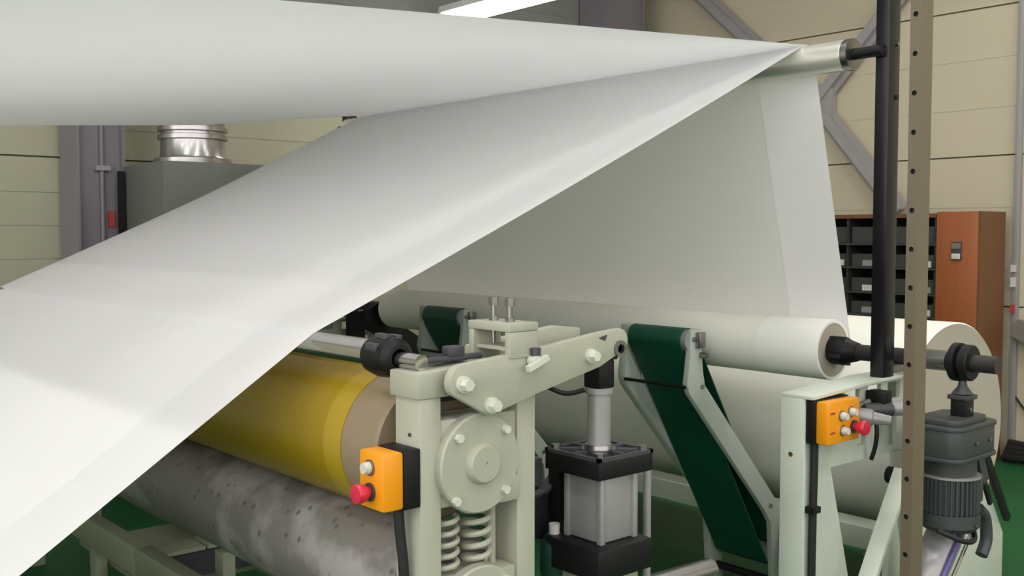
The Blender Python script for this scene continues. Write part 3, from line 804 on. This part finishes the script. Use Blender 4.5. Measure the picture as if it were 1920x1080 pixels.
def holed_post(x0, x1, y0, y1, z0, z1, holes_z, yc, r, name, m, parent):
    b = MB()
    # -x face built around real round holes, other faces plain
    N = 16
    zs = sorted(holes_z)
    cuts = [z0] + [(a + c) / 2 for a, c in zip(zs, zs[1:])] + [z1]
    th = .004
    for k, z in enumerate(zs):
        ring_f, ring_b = [], []
        for i in range(N):
            a = 2 * PI * i / N
            ring_f.append(b.bm.verts.new((x0, yc + r * math.cos(a), z + r * math.sin(a))))
            ring_b.append(b.bm.verts.new((x0 + th, yc + r * math.cos(a), z + r * math.sin(a))))
        sq = []
        for i in range(N):
            a = 2 * PI * i / N
            cx_, cz_ = math.cos(a), math.sin(a)
            s_ = 1 / max(abs(cx_), abs(cz_))
            ya = yc + cx_ * s_ * (y1 - yc if cx_ > 0 else yc - y0)
            za = z + cz_ * s_ * (cuts[k + 1] - z if cz_ > 0 else z - cuts[k])
            sq.append(b.bm.verts.new((x0, ya, za)))
        for i in range(N):
            j = (i + 1) % N
            b.face([ring_f[i], ring_f[j], sq[j], sq[i]])
            b.face([ring_f[i], ring_b[i], ring_b[j], ring_f[j]])
    v = [b.bm.verts.new(p) for p in ((x0, y0, z0), (x1, y0, z0), (x1, y1, z0), (x0, y1, z0), (x0, y0, z1), (x1, y0, z1), (x1, y1, z1), (x0, y1, z1))]
    for f in ((0, 1, 5, 4), (1, 2, 6, 5), (2, 3, 7, 6), (4, 5, 6, 7), (0, 3, 2, 1)):
        b.face([v[i] for i in f])
    return b.build(name, m, parent, normals=False)
t = thing('perforated_post', (3.065, 1.615, 0), 'brown grey upright post with a row of holes, in front of the motor', 'post')
hz = [2.207 - .1205 * k for k in range(-6, 18)]
holed_post(3.03, 3.102, 1.60, 1.636, 0, 3.0, [z for z in hz if .05 < z < 2.95], 1.619, .0085, 'upright', M['olive'], t)
MB().box(3.04, 3.095, 1.608, 1.632, 0.01, 2.99).build('core', M['rubber'], t)  # black filler painting the shade inside the hollow post, behind its holes
MB().box(2.98, 3.16, 1.55, 1.69, 0, .012).build('foot_plate', M['olive'], t)
# slanted brace plate by the brown post
tag(MB().bar((3.235, 1.74, .86), (2.80, 1.74, .20), .06, .02, up=(-.8, 0, .6)).build('slanted_brace', M['ivory_g'], bevel=.002), 'white slanted flat bar running down left of the brown post', 'brace')

# ------------------------------------------------------------------ conveyor arms
def conveyor(label, group=None):
    ya, yb = 2.615, 2.955
    bt, bb, r = Vector((3.205, 0, 1.228)), Vector((3.80, 0, .24)), .050
    t = thing('belt_conveyor', (3.75, 2.785, 0), label, 'conveyor', group)
    d = (bt - bb).normalized()
    nrm = Vector((-d.z, 0, d.x))
    if nrm.x > 0: nrm = -nrm
    ang = math.atan2(nrm.z, nrm.x)
    path = [(bb + nrm * r), (bt + nrm * r)]
    for i in range(1, 12):
        a = ang - PI * i / 12
        path.append(bt + Vector((math.cos(a), 0, math.sin(a))) * r)
    path += [(bt - nrm * r), (bb - nrm * r)]
    for i in range(1, 12):
        a = ang + PI - PI * i / 12
        path.append(bb + Vector((math.cos(a), 0, math.sin(a))) * r)
    b = MB()
    y0, y1 = ya + .035, yb - .025
    n = len(path)
    c = sum(path, Vector()) / n
    O0 = [b.bm.verts.new((p.x, y0, p.z)) for p in path]; O1 = [b.bm.verts.new((p.x, y1, p.z)) for p in path]
    inner = []
    for i, p in enumerate(path):
        tt = (path[(i + 1) % n] - path[i - 1]).normalized()
        q = Vector((-tt.z, 0, tt.x))
        core = bt if (p - bt).length < (p - bb).length else bb
        if q.dot(core - p) < 0: q = -q
        inner.append(p + q * .005)
    I0 = [b.bm.verts.new((p.x, y0, p.z)) for p in inner]; I1 = [b.bm.verts.new((p.x, y1, p.z)) for p in inner]
    for i in range(n):
        j = (i + 1) % n
        b.face([O0[i], O0[j], O1[j], O1[i]]); b.face([I0[i], I1[i], I1[j], I0[j]])
        b.face([O0[i], I0[i], I0[j], O0[j]]); b.face([O1[i], O1[j], I1[j], I1[i]])
    b.build('belt', M['belt'], t, sharp=50)
    MB().cyl((bt.x, ya + .012, bt.z), (bt.x, yb - .008, bt.z), r - .006, 28).build('head_roller', M['alu'], t)
    MB().cyl((bb.x, ya + .012, bb.z), (bb.x, yb - .008, bb.z), r - .006, 28).build('tail_roller', M['alu'], t)
    outline = [(3.185, 1.272), (3.235, 1.275), (3.25, 1.21), (3.262, 1.10), (3.275, 1.045), (3.775, .49), (3.80, .44), (3.85, .0), (3.77, .0), (3.735, .40), (3.69, .46), (3.178, 1.02), (3.165, 1.06), (3.18, 1.16)]
    # wide lower bar: keep the plate in front of the belt edge
    MB().prism(outline, ya, ya + .026).build('side_plate', M['armgrey'], t, bevel=.002)
    MB().prism(outline, yb - .002, yb + .04).build('side_plate', M['armgrey'], t, bevel=.002)
    MB().cyl((3.168, ya + .01, 1.045), (3.168, yb, 1.045), .007, 10).build('tie_bar', M['black'], t)
    MB().cyl((3.80, ya + .01, .12), (3.80, yb, .12), .018, 14).build('pivot_bar', M['black'], t)
    for x, z in ((3.255, 1.04), (3.73, .475), (3.20, 1.235)):
        MB().cyl((x, ya, z), (x, ya - .006, z), .010, 12).build('bolt', M['steel'], t)
    MB().box(3.21, 3.25, ya - .022, ya, 1.20, 1.262).build('belt_tensioner', M['steel'], t, bevel=.004)
    MB().cyl((3.245, ya, 1.17), (3.245, ya - .03, 1.17), .012, 12).build('tension_screw', M['steel'], t)
    return t
cv = conveyor('dark green belt conveyor arm in front of the big roll, nearer one')
c2 = dup(cv)
c2.location.y += 1.46
c2['label'] = 'dark green belt conveyor arm farther left, behind the adjusting screws'

# dark arm at the far end of the winding roll
t = thing('roll_arm', (3.5, 5.2, 0), 'dark arm holding the far end of the small roll', 'arm')
MB().prism([(3.30, 1.20), (3.46, 1.27), (3.56, 1.22), (3.52, 1.13), (3.95, .86), (3.95, .70), (3.30, 1.10)], 5.17, 5.20).build('arm_plate', M['black'], t, bevel=.003)
MB().box(3.20, 3.30, 5.17, 5.22, 0, 1.2).build('arm_post', M['black'], t)

# ================================================================== BACKGROUND THINGS
# duct and hood
t = thing('exhaust_duct', (2.74, 6.28, 2.07), 'silver round exhaust duct rising from the grey hood', 'duct')
prof = [(0, .2), (0, .235), (.035, .235), (.04, .205), (.05, .20), (.15, .195), (.155, .215), (.18, .215), (.185, .198), (.20, .198), (.205, .215), (.23, .215), (.235, .195), (.30, .2), (.305, .22), (.335, .22), (.34, .2), (.60, .2), (.605, .22), (.63, .22), (.635, .2), (1.35, .2)]
MB().lathe((2.74, 6.28, 2.09), (0, 0, 1), prof, 48).build('duct_pipe', M['duct'], t)
MB().lathe((2.74, 6.28, 2.085), (0, 0, 1), [(0, .2), (0, .245), (.02, .245), (.02, .2)], 40).build('duct_flange', M['duct'], t)
t = thing('extraction_hood', (2.9, 6.25, 0), 'grey green metal hood box under the silver duct', 'hood')
slab([(2.40, 5.92), (3.6, 5.92), (3.6, 6.6), (2.42, 6.6)], 0, 2.085, 'body', M['hood'], t, .005)
MB().box(2.375, 2.41, 6.56, 6.6, 0, 2.05).build('dark_gap_strip', M['black'], t)  # black strip stands in for the shaded gap between column and hood
# cabinet and shelf by the right wall
t = thing('storage_cabinet', (7.43, 3.49, 0), 'tall orange brown wooden cabinet with a metal latch at right', 'cabinet')
MB().box(7.20, 7.59, 3.335, 3.352, 0, 1.815).build('side_panel', M['wood_d'], t)
MB().box(7.22, 7.59, 3.352, 3.655, 0, 1.815).build('carcass', M['wood_d'], t)
d_ = MB().box(7.20, 7.22, 3.352, 3.655, .02, 1.812).build('door', M['wood'], t, bevel=.002)
MB().box(7.19, 7.20, 3.465, 3.54, 1.47, 1.60).build('latch_plate', M['darkgrey'], d_, bevel=.002)
MB().box(7.178, 7.19, 3.472, 3.533, 1.475, 1.515).build('latch_handle', M['whitep'], d_, bevel=.003)
MB().box(7.184, 7.19, 3.472, 3.533, 1.55, 1.59).build('latch_plate', M['cable'], d_)
t = thing('drawer_shelf', (7.43, 4.2, 0), 'dark open shelf unit with rows of trays, left of the orange cabinet', 'shelf')
y0, y1 = 3.66, 4.75
MB().box(7.55, 7.59, y0, y1, 0, 1.80).build('back_panel', M['shelfin'], t)
MB().box(7.20, 7.59, y0, y1, 1.775, 1.805).build('top_board', M['wood_d'], t)
for y in (y0, 4.02, 4.37, y1 - .02):
    MB().box(7.215, 7.57, y, y + .018, 0, 1.775).build('divider', M['shelfin'], t)
zz = [.25, .55, .85, 1.03, 1.20, 1.39, 1.57]
for z in zz:
    MB().box(7.205, 7.57, y0, y1, z, z + .014).build('shelf_board', M['drawer'], t)
ys = [(3.68, 4.018), (4.04, 4.368), (4.39, 4.728)]
for zi, z in enumerate(zz[:-1]):
    hgt = zz[zi + 1] - z
    for k, (a, c) in enumerate(ys):
        o = MB().box(7.24, 7.55, a + .012, c - .012, z + .016, z + hgt * .62).build('tray', M['drawer'], t)
        if zi >= 2:
            MB().box(7.232, 7.24, a + .03, a + (.12 if k != 1 else .22), z + .02, z + .065).build('tray_tag', M['whitep' if (zi + k) % 2 else 'alu'], o)
for k, (a, c) in enumerate(ys):
    MB().box(7.24, 7.55, a + .012, c - .012, zz[-1] + .016, zz[-1] + .14).build('tray', M['drawer'], t)

# hoses, tray and wires at the foot of the right wall
t = thing('hose_bundle', (7.55, 3.1, 0), 'black hoses lying along the foot of the right wall', 'hose')
for k in range(4):
    MB().tube([(7.52 + .03 * k, 3.28, .04 + .03 * k), (7.5 + .03 * k, 3.0, .05 + .025 * k), (7.53 + .03 * k, 2.4, .04 + .03 * k), (7.5 + .03 * k, 1.6, .04)], .03, 10).build('hose', M['rubber'], t)
tag(MB().bar((7.62, 3.26, .98), (7.62, 2.4, .55), .06, .13).build('cable_tray', M['cable']), 'grey sloping cable tray on the right wall beside the cabinet', 'cable tray')
tag(MB().tube([(7.68, 3.30, .50), (7.68, 3.15, .33), (7.68, 2.9, .22), (7.68, 2.5, .2)], .008, 8).build('wall_wire', M['rubber']), 'thin dark wire drooping on the right wall near the floor', 'wire')
t = thing('wall_socket', (7.69, 3.30, 1.3), 'small white and red switches on the trim beside the cabinet', 'switch')
MB().box(7.63, 7.655, 3.28, 3.31, 1.38, 1.43).build('switch', M['whitep'], t)
MB().box(7.63, 7.655, 3.28, 3.31, 1.27, 1.34).build('switch', M['whitep'], t)
MB().box(7.63, 7.655, 3.28, 3.31, 1.08, 1.14).build('indicator', M['sticker'], t)

# high roller that takes the overhead sheet out of the picture
t = thing('overhead_roller', (.44, 3.6, 2.1), 'steel roller leading the overhead sheet, out of the picture', 'roller')
zr = RZ + RR - .001 - 2.76 * .0705
MB().cyl((.435, 2.0, zr + .058), (.435, 5.25, zr + .058), .055, 32).build('barrel', M['steel'], t)
for y in (1.96, 5.25):
    MB().bar((.435, y, zr - .04), (.435, y, 4.2), .06, .04, up=(1, 0, 0)).build('hanger', M['palegreen'], t)
# floor roller that takes the web out of the picture at lower left
t = thing('floor_roller', (-.55, 3.6, 0), 'steel roller near the floor leading the web, out of the picture', 'roller')
MB().cyl((-.57, 2.0, .16), (-.57, 5.25, .16), .07, 32).build('barrel', M['steel'], t)
for y in (1.95, 5.25):
    MB().box(-.64, -.50, y, y + .04, 0, .26).build('bracket', M['palegreen'], t)
